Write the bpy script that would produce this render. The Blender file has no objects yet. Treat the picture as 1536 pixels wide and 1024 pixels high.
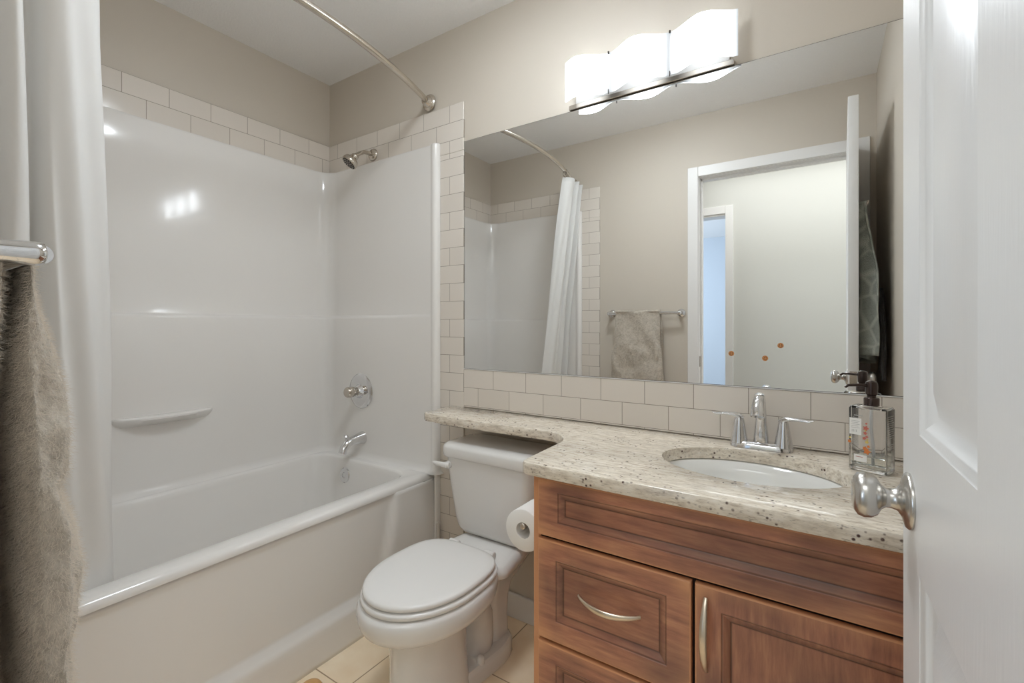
import bpy, bmesh, math, random
from math import sin, cos, pi, radians, sqrt, atan2, exp
from mathutils import Vector, Matrix, noise
random.seed(7)
S = bpy.context.scene
COL = S.collection

# ------------------------------------------------------------------ camera
F_PX, YAW, CX, CY = 702.6, 33.81, 761.9, 488.3
cam_d = bpy.data.cameras.new('camera'); cam = bpy.data.objects.new('camera', cam_d); COL.objects.link(cam)
cam_d.sensor_fit = 'HORIZONTAL'; cam_d.sensor_width = 36.0
cam_d.lens = F_PX / 1536 * 36.0
cam_d.shift_x = (768 - CX) / 1536; cam_d.shift_y = -(512 - CY) / 1536
cam_d.clip_start = 0.01
cam.location = (2.196, -1.558, 1.152)
cam.rotation_euler = (radians(90), 0, radians(YAW))
S.camera = cam

# ------------------------------------------------------------------ world, light, exposure
w = bpy.data.worlds.new('world'); S.world = w; w.use_nodes = True
w.node_tree.nodes['Background'].inputs[0].default_value = (0.75, 0.85, 1, 1)
w.node_tree.nodes['Background'].inputs[1].default_value = 0.6
S.view_settings.view_transform = 'Standard'; S.view_settings.look = 'None'
S.view_settings.exposure = 0.05; S.view_settings.gamma = 1
S.view_settings.use_curve_mapping = False
S.cycles.max_bounces = 14; S.cycles.diffuse_bounces = 8; S.cycles.glossy_bounces = 6
S.cycles.transmission_bounces = 10; S.cycles.sample_clamp_indirect = 6
S.cycles.use_denoising = True

def area(name, loc, rot, sx, sy, power, col):
    l = bpy.data.lights.new(name, 'AREA'); l.shape = 'RECTANGLE'; l.size = sx; l.size_y = sy
    l.energy = power; l.color = col
    o = bpy.data.objects.new(name, l); COL.objects.link(o); o.location = loc; o.rotation_euler = rot
    return o
# hallway ceiling lamp (above and behind the doorway) and the daylight window of the room across the hall
area('hall_light', (2.3, -2.08, 2.42), (0, 0, 0), 1.9, 0.7, 17, (.95, .985, 1))
area('hall_daylight', (4.15, -2.1, 1.0), (0, radians(90), 0), 1.7, 0.9, 12, (.86, .93, 1))
area('far_window_light', (-0.6, -4.2, 1.5), (0, radians(-90), 0), 1.6, 2.0, 60, (.72, .85, 1))
FILL_LAMP = 38.0  # strength of the added, unseen fill lamp on the ceiling
LAMP = 19.0     # strength of the vanity lamp glass
BULB = 4.0

# ------------------------------------------------------------------ constants of the room
W, L, H = 2.4285, 1.48, 2.44
TILE_TOP, TILE_R, ROW, TW = 2.108, 0.931, 0.0773, 0.155

# ------------------------------------------------------------------ material helpers
def srgb(r, g, b):
    f = lambda c: (c/255/12.92) if c/255 <= .04045 else ((c/255+.055)/1.055)**2.4
    return (f(r), f(g), f(b), 1)

def mat(name, col, rough=.5, metal=0, coat=0, spec=.5, bump=None, trans=0, ior=1.45, sheen=0):
    m = bpy.data.materials.new(name); m.use_nodes = True
    nt = m.node_tree; b = nt.nodes['Principled BSDF']
    b.inputs['Base Color'].default_value = col; b.inputs['Roughness'].default_value = rough
    b.inputs['Metallic'].default_value = metal; b.inputs['Coat Weight'].default_value = coat
    b.inputs['Coat Roughness'].default_value = .05
    b.inputs['Specular IOR Level'].default_value = spec
    b.inputs['Transmission Weight'].default_value = trans; b.inputs['IOR'].default_value = ior
    b.inputs['Sheen Weight'].default_value = sheen
    if bump:
        scale, strength, dist = bump[:3]
        stretch = bump[3] if len(bump) > 3 else (1, 1, 1)
        tc = nt.nodes.new('ShaderNodeTexCoord'); mp = nt.nodes.new('ShaderNodeMapping')
        mp.inputs['Scale'].default_value = stretch
        n = nt.nodes.new('ShaderNodeTexNoise'); n.inputs['Scale'].default_value = scale
        n.inputs['Detail'].default_value = 4
        bp = nt.nodes.new('ShaderNodeBump'); bp.inputs['Strength'].default_value = strength
        bp.inputs['Distance'].default_value = dist
        nt.links.new(tc.outputs['Object'], mp.inputs[0]); nt.links.new(mp.outputs[0], n.inputs[0])
        nt.links.new(n.outputs[0], bp.inputs['Height']); nt.links.new(bp.outputs[0], b.inputs['Normal'])
    return m

def ramp(h, fac, stops):
    r = h.n('ShaderNodeValToRGB'); e = r.color_ramp.elements
    while len(e) < len(stops): e.new(.5)
    for k, (p, c) in enumerate(stops): e[k].position = p; e[k].color = c
    h.l(fac, r.inputs[0]); return r

class NT:
    def __init__(s, m): s.nt = m.node_tree; s.b = s.nt.nodes['Principled BSDF']
    def n(s, t, **kw):
        x = s.nt.nodes.new(t)
        for k, v in kw.items():
            if k.startswith('i_'):
                key = k[2:].replace('_', ' ')
                x.inputs[key].default_value = v
            else: setattr(x, k, v)
        return x
    def l(s, a, b): s.nt.links.new(a, b)


WALL = srgb(200, 191, 178)
M = {}
M['paint'] = mat('wall_paint', WALL, .55, bump=(260, .12, .002))
M['ceil'] = mat('ceiling_stipple', srgb(240, 239, 238), .8, bump=(120, .55, .006))
M['white'] = mat('white_trim_paint', srgb(226, 224, 221), .35)
M['doorwhite'] = mat('door_paint', srgb(222, 221, 219), .33, bump=(30, .25, .0012, (8, 8, .6)))
M['acrylic'] = mat('tub_acrylic', srgb(232, 229, 225), .13, coat=.3)
M['ceramic'] = mat('toilet_ceramic', srgb(226, 224, 221), .1, coat=.4)
M['seat'] = mat('toilet_seat_plastic', srgb(228, 226, 223), .25)
M['sinkc'] = mat('sink_ceramic', srgb(230, 229, 225), .08, coat=.4)
M['chrome'] = mat('chrome', srgb(225, 225, 226), .06, 1)
M['nickel'] = mat('brushed_nickel', srgb(205, 197, 186), .22, 1)
M['satin'] = mat('satin_nickel_knob', srgb(200, 197, 192), .26, 1, bump=(300, .05, .0005))
M['handle'] = mat('handle_nickel', srgb(222, 208, 188), .28, 1)
M['bronze'] = mat('pump_bronze', srgb(58, 42, 36), .18, .6, coat=.5)
M['dark'] = mat('dark_rubber', srgb(45, 38, 32), .5)
M['mirror'] = mat('mirror_silver', (.91, .915, .905, 1), 0, 1)
M['mirroredge'] = mat('mirror_edge', srgb(70, 66, 60), .3)
M['curtain'] = mat('curtain_fabric', srgb(240, 239, 237), .8, bump=(900, .12, .0006))
_h = NT(M['curtain']); _t = _h.n('ShaderNodeBsdfTranslucent'); _t.inputs[0].default_value = srgb(240, 239, 237); _m = _h.n('ShaderNodeMixShader'); _m.inputs[0].default_value = .35
_h.l(_h.b.outputs[0], _m.inputs[1]); _h.l(_t.outputs[0], _m.inputs[2]); _h.l(_m.outputs[0], _h.nt.nodes['Material Output'].inputs[0])
M['paper'] = mat('toilet_paper', srgb(238, 236, 232), .9, bump=(200, .2, .001))
M['pipe'] = mat('white_plastic', srgb(205, 198, 188), .4)
M['darkgap'] = mat('cabinet_inside', srgb(40, 22, 16), .7)
M['hallpaint'] = mat('hall_paint', srgb(205, 204, 198), .6, bump=(260, .1, .002))
M['farpaint'] = mat('far_room_paint', srgb(205, 212, 220), .7)
M['carpet'] = mat('carpet', srgb(170, 160, 148), .95, bump=(400, .6, .004))
M['wood2'] = mat('pale_wood', srgb(205, 160, 105), .5, bump=(40, .2, .001, (1, 1, 8)))
M['glass'] = mat('bottle_glass', (1, 1, 1, 1), .0, trans=1, ior=1.45)
M['soap'] = mat('clear_soap', (.93, .95, .9, 1), .0, trans=1, ior=1.34)
M['label'] = mat('label_white', srgb(238, 236, 232), .5)
M['print'] = mat('grey_print', srgb(176, 174, 171), .6)
M['red'] = mat('red_print', srgb(170, 60, 50), .6)
M['orange'] = mat('flower_orange', srgb(206, 120, 60), .6)
M['pink'] = mat('flower_pink', srgb(190, 105, 90), .6)
M['leaf'] = mat('flower_yellow', srgb(205, 180, 95), .6)
M['stkr'] = mat('sticker_orange', srgb(204, 142, 88), .5)
M['stkd'] = mat('sticker_brown', srgb(96, 58, 36), .5)
M['tube'] = mat('dip_tube', srgb(235, 236, 235), .3)

# subway tile: brick texture on (a, z), a = x or y of the wall
def tile_mat(name, axis, a_end, z_top, flip=False):
    m = mat(name, srgb(220, 212, 202), .12, coat=.2); h = NT(m)
    tc = h.n('ShaderNodeTexCoord'); sp = h.n('ShaderNodeSeparateXYZ'); h.l(tc.outputs['Object'], sp.inputs[0])
    a = h.n('ShaderNodeMath', operation='SUBTRACT'); h.l(sp.outputs[axis], a.inputs[0]); a.inputs[1].default_value = a_end - 20*TW
    z = h.n('ShaderNodeMath', operation='SUBTRACT'); z.inputs[0].default_value = z_top + 40*ROW; h.l(sp.outputs[2], z.inputs[1])
    cb = h.n('ShaderNodeCombineXYZ'); h.l(a.outputs[0], cb.inputs[0]); h.l(z.outputs[0], cb.inputs[1])
    br = h.n('ShaderNodeTexBrick', offset=.5, offset_frequency=2)
    br.inputs['Scale'].default_value = 1; br.inputs['Brick Width'].default_value = TW
    br.inputs['Row Height'].default_value = ROW; br.inputs['Mortar Size'].default_value = .0011
    br.inputs['Mortar Smooth'].default_value = .3
    br.inputs['Color1'].default_value = srgb(221, 213, 203); br.inputs['Color2'].default_value = srgb(217, 209, 199)
    br.inputs['Mortar'].default_value = srgb(150, 140, 128)
    h.l(cb.outputs[0], br.inputs[0]); h.l(br.outputs[0], h.b.inputs['Base Color'])
    bp = h.n('ShaderNodeBump', invert=True); bp.inputs['Strength'].default_value = .6; bp.inputs['Distance'].default_value = .001
    h.l(br.outputs['Fac'], bp.inputs['Height']); h.l(bp.outputs[0], h.b.inputs['Normal'])
    return m
M['tile_b'] = tile_mat('tile_back', 0, TILE_R, TILE_TOP)
M['tile_s'] = tile_mat('tile_splash', 0, TILE_R + TW/2, .968)
M['tile_l'] = tile_mat('tile_left', 1, -.050, TILE_TOP)

def floor_mat():
    m = mat('floor_tile', srgb(200, 172, 138), .3); h = NT(m)
    tc = h.n('ShaderNodeTexCoord'); mp = h.n('ShaderNodeMapping'); mp.inputs['Location'].default_value = (10*.31 - 1.25, 10*.31 + .30, 0)
    h.l(tc.outputs['Object'], mp.inputs[0])
    br = h.n('ShaderNodeTexBrick', offset=0); br.inputs['Scale'].default_value = 1
    br.inputs['Brick Width'].default_value = .31; br.inputs['Row Height'].default_value = .31
    br.inputs['Mortar Size'].default_value = .0022; br.inputs['Mortar Smooth'].default_value = .2
    h.l(mp.outputs[0], br.inputs[0])
    ns = h.n('ShaderNodeTexNoise'); ns.inputs['Scale'].default_value = 7; ns.inputs['Detail'].default_value = 6
    h.l(tc.outputs['Object'], ns.inputs[0])
    r = ramp(h, ns.outputs[0], [(.3, srgb(238, 214, 180)), (.7, srgb(250, 233, 206))])
    mx = h.n('ShaderNodeMix', data_type='RGBA'); h.l(br.outputs['Fac'], mx.inputs[0]); h.l(r.outputs[0], mx.inputs[6])
    mx.inputs[7].default_value = srgb(168, 142, 112); h.l(mx.outputs[2], h.b.inputs['Base Color'])
    bp = h.n('ShaderNodeBump', invert=True); bp.inputs['Strength'].default_value = .5; bp.inputs['Distance'].default_value = .002
    h.l(br.outputs['Fac'], bp.inputs['Height']); h.l(bp.outputs[0], h.b.inputs['Normal'])
    return m
M['floor'] = floor_mat()

def granite():
    m = mat('granite', srgb(205, 195, 178), .12, coat=.3); h = NT(m)
    tc = h.n('ShaderNodeTexCoord')
    mp = h.n('ShaderNodeMapping'); mp.inputs['Scale'].default_value = (1, 4.2, 4.2); mp.inputs['Rotation'].default_value = (0, 0, radians(-4))
    h.l(tc.outputs['Object'], mp.inputs[0])
    n1 = h.n('ShaderNodeTexNoise'); n1.inputs['Scale'].default_value = 26; n1.inputs['Detail'].default_value = 7; n1.inputs['Roughness'].default_value = .65
    h.l(mp.outputs[0], n1.inputs[0])
    r1 = ramp(h, n1.outputs[0], [(.30, srgb(176, 160, 142)), (.43, srgb(214, 202, 184)), (.55, srgb(232, 222, 206)), (.72, srgb(240, 233, 222))])
    n2 = h.n('ShaderNodeTexNoise'); n2.inputs['Scale'].default_value = 9; n2.inputs['Detail'].default_value = 3
    h.l(mp.outputs[0], n2.inputs[0])
    r2 = ramp(h, n2.outputs[0], [(.45, (0, 0, 0, 1)), (.75, (.45, .45, .45, 1))])
    mx = h.n('ShaderNodeMix', data_type='RGBA'); h.l(r2.outputs[0], mx.inputs[0]); h.l(r1.outputs[0], mx.inputs[6]); mx.inputs[7].default_value = srgb(190, 178, 163)
    # fine grey flecks
    n3 = h.n('ShaderNodeTexNoise'); n3.inputs['Scale'].default_value = 90; n3.inputs['Detail'].default_value = 3; h.l(mp.outputs[0], n3.inputs[0])
    r3 = ramp(h, n3.outputs[0], [(.60, (0, 0, 0, 1)), (.68, (.6, .6, .6, 1))])
    mx2 = h.n('ShaderNodeMix', data_type='RGBA'); h.l(r3.outputs[0], mx2.inputs[0]); h.l(mx.outputs[2], mx2.inputs[6]); mx2.inputs[7].default_value = srgb(140, 128, 116)
    # garnet specks
    v = h.n('ShaderNodeTexVoronoi'); v.inputs['Scale'].default_value = 80; h.l(tc.outputs['Object'], v.inputs[0])
    r4 = ramp(h, v.outputs['Distance'], [(.16, (1, 1, 1, 1)), (.30, (0, 0, 0, 1))])
    n5 = h.n('ShaderNodeTexNoise'); n5.inputs['Scale'].default_value = 24; h.l(tc.outputs['Object'], n5.inputs[0])
    r5 = ramp(h, n5.outputs[0], [(.50, (0, 0, 0, 1)), (.60, (1, 1, 1, 1))])
    mu = h.n('ShaderNodeMath', operation='MULTIPLY'); h.l(r4.outputs[0], mu.inputs[0]); h.l(r5.outputs[0], mu.inputs[1])
    mx3 = h.n('ShaderNodeMix', data_type='RGBA'); h.l(mu.outputs[0], mx3.inputs[0]); h.l(mx2.outputs[2], mx3.inputs[6]); mx3.inputs[7].default_value = srgb(74, 46, 40)
    h.l(mx3.outputs[2], h.b.inputs['Base Color'])
    return m
M['granite'] = granite()

def wood(name, grain):   # grain: 'x' or 'z'
    m = mat(name, srgb(120, 78, 56), .3, coat=.15); h = NT(m)
    tc = h.n('ShaderNodeTexCoord'); mp = h.n('ShaderNodeMapping')
    mp.inputs['Scale'].default_value = (1, 8, 8) if grain == 'x' else (8, 8, 1)
    h.l(tc.outputs['Object'], mp.inputs[0])
    n1 = h.n('ShaderNodeTexNoise'); n1.inputs['Scale'].default_value = 9; n1.inputs['Detail'].default_value = 7; n1.inputs['Roughness'].default_value = .6
    h.l(mp.outputs[0], n1.inputs[0])
    r1 = ramp(h, n1.outputs[0], [(.25, srgb(138, 92, 76)), (.5, srgb(174, 119, 94)), (.78, srgb(204, 150, 114))])
    n2 = h.n('ShaderNodeTexNoise'); n2.inputs['Scale'].default_value = 5; n2.inputs['Detail'].default_value = 3
    h.l(tc.outputs['Object'], n2.inputs[0])
    r2 = ramp(h, n2.outputs[0], [(.48, (0, 0, 0, 1)), (.72, (.6, .6, .6, 1))])
    mx = h.n('ShaderNodeMix', data_type='RGBA'); h.l(r2.outputs[0], mx.inputs[0]); h.l(r1.outputs[0], mx.inputs[6]); mx.inputs[7].default_value = srgb(92, 70, 64)
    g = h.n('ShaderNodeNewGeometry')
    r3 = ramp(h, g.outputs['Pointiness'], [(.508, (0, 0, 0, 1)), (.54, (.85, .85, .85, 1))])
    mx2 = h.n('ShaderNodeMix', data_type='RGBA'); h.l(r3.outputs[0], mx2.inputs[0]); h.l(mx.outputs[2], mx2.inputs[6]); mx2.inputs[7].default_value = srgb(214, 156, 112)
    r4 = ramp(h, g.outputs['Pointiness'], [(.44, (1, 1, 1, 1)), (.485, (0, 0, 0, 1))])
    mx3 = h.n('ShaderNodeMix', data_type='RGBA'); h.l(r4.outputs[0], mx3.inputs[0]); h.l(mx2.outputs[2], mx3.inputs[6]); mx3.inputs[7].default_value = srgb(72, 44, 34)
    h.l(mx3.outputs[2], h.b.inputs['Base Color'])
    bp = h.n('ShaderNodeBump'); bp.inputs['Strength'].default_value = .12; bp.inputs['Distance'].default_value = .001
    h.l(n1.outputs[0], bp.inputs['Height']); h.l(bp.outputs[0], h.b.inputs['Normal'])
    return m
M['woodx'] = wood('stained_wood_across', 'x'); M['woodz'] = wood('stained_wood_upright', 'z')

def towel_mat(name, c1, c2, scale=60, pat=None):
    m = mat(name, c1, .95, sheen=.35, spec=.1); h = NT(m)
    tc = h.n('ShaderNodeTexCoord')
    n1 = h.n('ShaderNodeTexNoise'); n1.inputs['Scale'].default_value = scale; n1.inputs['Detail'].default_value = 6; n1.inputs['Roughness'].default_value = .7
    n1.inputs['Distortion'].default_value = .6
    h.l(tc.outputs['Object'], n1.inputs[0])
    r = ramp(h, n1.outputs[0], [(.3, c2), (.6, c1)])
    src = r.outputs[0]
    if pat:
        v = h.n('ShaderNodeTexVoronoi', feature='DISTANCE_TO_EDGE'); v.inputs['Scale'].default_value = 11; h.l(tc.outputs['Object'], v.inputs[0])
        r2 = ramp(h, v.outputs[0], [(.02, (1, 1, 1, 1)), (.09, (0, 0, 0, 1))])
        mx = h.n('ShaderNodeMix', data_type='RGBA'); h.l(r2.outputs[0], mx.inputs[0]); h.l(src, mx.inputs[6]); mx.inputs[7].default_value = pat
        src = mx.outputs[2]
    h.l(src, h.b.inputs['Base Color'])
    bp = h.n('ShaderNodeBump'); bp.inputs['Strength'].default_value = .7; bp.inputs['Distance'].default_value = .004
    n2 = h.n('ShaderNodeTexNoise'); n2.inputs['Scale'].default_value = 330; n2.inputs['Detail'].default_value = 3; h.l(tc.outputs['Object'], n2.inputs[0])
    h.l(n2.outputs[0], bp.inputs['Height']); h.l(bp.outputs[0], h.b.inputs['Normal'])
    return m
M['towel'] = towel_mat('plush_taupe_towel', srgb(200, 191, 178), srgb(166, 157, 144))
M['towelpile'] = mat('towel_pile', srgb(222, 212, 198), .9)
M['towel2'] = towel_mat('grey_green_towel', srgb(160, 165, 157), srgb(142, 147, 139), 80, srgb(188, 191, 183))
M['towel3'] = towel_mat('charcoal_towel', srgb(66, 62, 60), srgb(52, 48, 47), 80)

def lamp_glass(k=1):
    m = bpy.data.materials.new('lamp_opal_glass'); m.use_nodes = True
    nt = m.node_tree; b = nt.nodes['Principled BSDF']
    b.inputs['Base Color'].default_value = (.34, .34, .34, 1); b.inputs['Roughness'].default_value = .2
    b.inputs['Emission Color'].default_value = (.87, .935, 1, 1)
    # glow of the three bulbs put into the emission: bright lobes, dim valleys
    h = NT(m); tc = h.n('ShaderNodeTexCoord'); sp = h.n('ShaderNodeSeparateXYZ'); h.l(tc.outputs['Object'], sp.inputs[0])
    m1 = h.n('ShaderNodeMath', operation='MULTIPLY_ADD'); m1.inputs[1].default_value = 2*pi/.204; m1.inputs[2].default_value = -(1.593-1.70)*2*pi/.204
    h.l(sp.outputs[0], m1.inputs[0]); m2 = h.n('ShaderNodeMath', operation='COSINE'); h.l(m1.outputs[0], m2.inputs[0])
    m3 = h.n('ShaderNodeMath', operation='MULTIPLY_ADD'); m3.inputs[1].default_value = -.5; m3.inputs[2].default_value = .5; h.l(m2.outputs[0], m3.inputs[0])
    m4 = h.n('ShaderNodeMath', operation='POWER'); m4.inputs[1].default_value = 1.3; h.l(m3.outputs[0], m4.inputs[0])
    m5 = h.n('ShaderNodeMath', operation='MULTIPLY_ADD'); m5.inputs[1].default_value = k*LAMP*1.45; m5.inputs[2].default_value = k*.3; h.l(m4.outputs[0], m5.inputs[0])
    h.l(m5.outputs[0], b.inputs['Emission Strength'])
    return m
M['lampglass'] = lamp_glass()
M['lampback'] = lamp_glass(.09)
mb_ = bpy.data.materials.new('lamp_bulb'); mb_.use_nodes = True
mb_.node_tree.nodes['Principled BSDF'].inputs['Emission Color'].default_value = (.95, .97, 1, 1)
mb_.node_tree.nodes['Principled BSDF'].inputs['Emission Strength'].default_value = BULB
M['bulb'] = mb_
M['fillglow'] = mb_.copy(); M['fillglow'].name = 'fill_lamp_diffuser'; q_ = M['fillglow'].node_tree.nodes['Principled BSDF']
q_.inputs['Emission Strength'].default_value = FILL_LAMP; q_.inputs['Emission Color'].default_value = (.86, .935, 1, 1)  # glow of the added ceiling fill lamp

# ------------------------------------------------------------------ mesh helpers
class MB:
    """collects faces in world coordinates, then links them as one mesh object"""
    def __init__(s): s.v = []; s.f = []
    def add(s, vs, fs):
        o = len(s.v); s.v += [tuple(p) for p in vs]; s.f += [tuple(i+o for i in f) for f in fs]; return s
    def box(s, x0, x1, y0, y1, z0, z1):
        vs = [(x, y, z) for x in (x0, x1) for y in (y0, y1) for z in (z0, z1)]
        return s.add(vs, [(0, 1, 3, 2), (4, 6, 7, 5), (0, 4, 5, 1), (2, 3, 7, 6), (0, 2, 6, 4), (1, 5, 7, 3)])
    def loft(s, rings, cap0=True, cap1=True, closed=True):
        n = len(rings[0]); vs = [p for r in rings for p in r]; fs = []
        m = n if closed else n-1
        for i in range(len(rings)-1):
            for j in range(m):
                k = (j+1) % n
                fs.append((i*n+j, i*n+k, (i+1)*n+k, (i+1)*n+j))
        if cap0: fs.append(tuple(range(n))[::-1])
        if cap1: fs.append(tuple((len(rings)-1)*n+j for j in range(n)))
        return s.add(vs, fs)
    def lathe(s, prof, origin, axis, n=32, cap0=True, cap1=True):
        """prof: (radius, distance along axis)"""
        a = Vector(axis).normalized(); u = a.orthogonal().normalized(); w_ = a.cross(u); o = Vector(origin)
        rings = [[o + a*t + (u*cos(2*pi*k/n) + w_*sin(2*pi*k/n))*max(r, 1e-5) for k in range(n)] for r, t in prof]
        return s.loft(rings, cap0, cap1)
    def tube(s, pts, rad, n=16, caps=True, flat=None):
        pts = [Vector(p) for p in pts]; rs = rad if isinstance(rad, (list, tuple)) else [rad]*len(pts)
        t0 = (pts[1]-pts[0]).normalized(); u = t0.orthogonal().normalized() if flat is None else Vector(flat).normalized()
        rings = []
        for i, p in enumerate(pts):
            t = (pts[min(i+1, len(pts)-1)] - pts[max(i-1, 0)]).normalized()
            u = (u - t*u.dot(t)).normalized(); v = t.cross(u)
            r = rs[i]; ra, rb = r if isinstance(r, tuple) else (r, r)
            rings.append([p + u*cos(2*pi*k/n)*ra + v*sin(2*pi*k/n)*rb for k in range(n)])
        return s.loft(rings, caps, caps)
    def build(s, name, m, parent=None, smooth=40, bevel=0, bseg=2, subsurf=0):
        me = bpy.data.meshes.new(name)
        off = Vector(parent_origin(parent))
        me.from_pydata([tuple(Vector(p)-off) for p in s.v], [], s.f); me.validate()
        bm = bmesh.new(); bm.from_mesh(me); bmesh.ops.recalc_face_normals(bm, faces=bm.faces); bm.to_mesh(me); bm.free()
        me.materials.append(M[m] if isinstance(m, str) else m)
        o = bpy.data.objects.new(name, me); COL.objects.link(o)
        if parent: o.parent = parent
        if smooth:
            me.shade_smooth(); me.set_sharp_from_angle(angle=radians(smooth))
        if bevel:
            b = o.modifiers.new('bevel', 'BEVEL'); b.width = bevel; b.segments = bseg; b.limit_method = 'ANGLE'; b.angle_limit = radians(40)
            b.harden_normals = False
            me.shade_smooth()
            wn = o.modifiers.new('wn', 'WEIGHTED_NORMAL'); wn.keep_sharp = True
        if subsurf:
            q = o.modifiers.new('sub', 'SUBSURF'); q.levels = q.render_levels = subsurf
            me.shade_smooth()
        return o

def parent_origin(p):
    v = Vector((0, 0, 0))
    while p: v += p.location; p = p.parent
    return v
def tag(o, label, cat, group=None):
    o['label'] = label; o['category'] = cat
    if group: o['group'] = group
    return o
def thing(name, label, cat, loc, group=None):
    o = bpy.data.objects.new(name, None); COL.objects.link(o); o.location = loc; o.empty_display_size = .05
    return tag(o, label, cat, group)
def structure(o, label=None):
    o['kind'] = 'structure'
    if label: o['label'] = label
    return o
def sm(t): t = max(0, min(1, t)); return t*t*(3-2*t)
def rrect(x0, x1, y0, y1, r, z, n=8):
    """rounded rectangle ring, constant vertex count"""
    out = []
    for cx, cy, a0 in ((x1-r, y1-r, 0), (x0+r, y1-r, 90), (x0+r, y0+r, 180), (x1-r, y0+r, 270)):
        for k in range(n+1):
            a = radians(a0 + 90*k/n); out.append((cx + r*cos(a), cy + r*sin(a), z))
    return out

# nested-rectangle panelled slab in local coords: x across, z up, front face towards -y at y=0, thickness t towards +y
def panel_slab(w_, h_, t, panels, prof, both=False, edge=.004):
    b = MB()
    e = edge
    def face(sign, y0):
        xs = sorted({e, w_-e} | {p for q in panels for p in q[:2]}); zs = sorted({e, h_-e} | {p for q in panels for p in q[2:]})
        for i in range(len(xs)-1):
            for j in range(len(zs)-1):
                cx, cz = (xs[i]+xs[i+1])/2, (zs[j]+zs[j+1])/2
                if any(p[0] < cx < p[1] and p[2] < cz < p[3] for p in panels): continue
                b.add([(xs[i], y0, zs[j]), (xs[i+1], y0, zs[j]), (xs[i+1], y0, zs[j+1]), (xs[i], y0, zs[j+1])], [(0, 1, 2, 3)])
        for (px0, px1, pz0, pz1) in panels:
            prev = None
            for (o_, d) in [(0, 0)] + prof:
                r = [(px0+o_, y0+sign*d, pz0+o_), (px1-o_, y0+sign*d, pz0+o_), (px1-o_, y0+sign*d, pz1-o_), (px0+o_, y0+sign*d, pz1-o_)]
                if prev: b.add(prev + r, [(0, 1, 5, 4), (1, 2, 6, 5), (2, 3, 7, 6), (3, 0, 4, 7)])
                prev = r
            b.add(prev, [(0, 1, 2, 3)])
    def ring(o_, y): return [(o_, y, o_), (w_-o_, y, o_), (w_-o_, y, h_-o_), (o_, y, h_-o_)]
    face(1, 0)
    rs = [ring(e, 0), ring(e*.3, e*.3), ring(0, e), ring(0, t-e), ring(e*.3, t-e*.3), ring(e, t)]
    b.loft(rs, False, not both)
    if both: face(-1, t)
    return b
def weld(o, d=1e-5):
    bm = bmesh.new(); bm.from_mesh(o.data); bmesh.ops.remove_doubles(bm, verts=bm.verts, dist=d)
    bmesh.ops.recalc_face_normals(bm, faces=bm.faces); bm.to_mesh(o.data); bm.free()
def shift(b, dx, dy, dz):
    b.v = [(x+dx, y+dy, z+dz) for x, y, z in b.v]; return b

# ================================================================== ROOM SHELL
T = .12
structure(MB().box(-T, W+T, 0, T, 0, H).build('wall_back', 'paint', smooth=0))
structure(MB().box(-T, 0, -L-T, 0, 0, H).build('wall_left', 'paint', smooth=0))
structure(MB().box(W, W+T, -L-T, 0, 0, H).build('wall_right', 'paint', smooth=0))
OX0, OX1, OZ = 1.574, 2.338, 2.056      # clear door opening
J = .018
b = MB().box(-T, OX0-J, -L-T, -L, 0, H).box(OX1+J, W+T, -L-T, -L, 0, H).box(OX0-J, OX1+J, -L-T, -L, OZ+J, H)
structure(b.build('wall_front', 'paint', smooth=0))
structure(MB().box(-T, W+T, -L-T, T, -.1, 0).build('floor', 'floor', smooth=0))
structure(MB().box(-T, W+T, -L-T, T, H, H+.1).build('ceiling', 'ceil', smooth=0))
# subway tile fields
b = MB().box(0, TILE_R, -.008, 0, 1.90, TILE_TOP).box(.79, TILE_R, -.008, 0, 0, 1.90)
structure(b.build('trim_1', 'tile_b', smooth=0, bevel=.003), 'white subway tile on the back wall around the tub surround')
structure(MB().box(0, .008, -L, -.008, 1.90, TILE_TOP).build('trim_2', 'tile_l', smooth=0), 'two rows of white subway tile on the left wall')
b = MB().box(0.008, TILE_R, -L, -L+.008, 1.90, TILE_TOP).box(.79, TILE_R, -L, -L+.008, 0, 1.90)
structure(b.build('trim_3', 'tile_b', smooth=0, bevel=.003), 'white subway tile on the wall with the door')
structure(MB().box(TILE_R+.0005, W, -.008, 0, .807, .968).build('trim_4', 'tile_s', smooth=0, bevel=.0025), 'two-row tile backsplash under the mirror')
# baseboards
structure(MB().box(TILE_R, 1.575, -.013, 0, 0, .095).build('baseboard_back', 'white', bevel=.003))
structure(MB().box(W-.013, W, -L+.02, -.53, 0, .095).build('baseboard_right', 'white', bevel=.003))
structure(MB().box(TILE_R, OX0-.0645, -L, -L+.013, 0, .095).build('baseboard_front', 'white', bevel=.003))
# door frame: jambs, stops, casings both sides, strike plate
fr = structure(MB().box(OX0-J, OX0, -L-T-.002, -L+.002, 0, OZ+J).box(OX1, OX1+J, -L-T-.002, -L+.002, 0, OZ+J)
               .box(OX0, OX1, -L-T-.002, -L+.002, OZ, OZ+J)
               .box(OX0, OX0+.01, -L-.075, -L-.04, 0, OZ).box(OX0, OX1, -L-.075, -L-.04, OZ-.01, OZ)
               .build('trim_5', 'white', bevel=.0015), 'white door frame of the bathroom doorway')
cw = .0645
def casing(y0, y1, name):
    b = MB()
    b.box(OX0-cw, OX0-.004, y0, y1, 0, OZ+cw).box(OX1+.004, OX1+cw, y0, y1, 0, OZ+cw).box(OX0-.004, OX1+.004, y0, y1, OZ+.004, OZ+cw)
    return structure(b.build(name, 'white', bevel=.003))
casing(-L, -L+.014, 'trim_6'); casing(-L-T-.014, -L-T, 'trim_7')
MB().box(OX0, OX0+.0015, -L-.032, -L-.004, .90, .965).build('strike_plate', 'nickel', fr, bevel=.0005)

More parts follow.
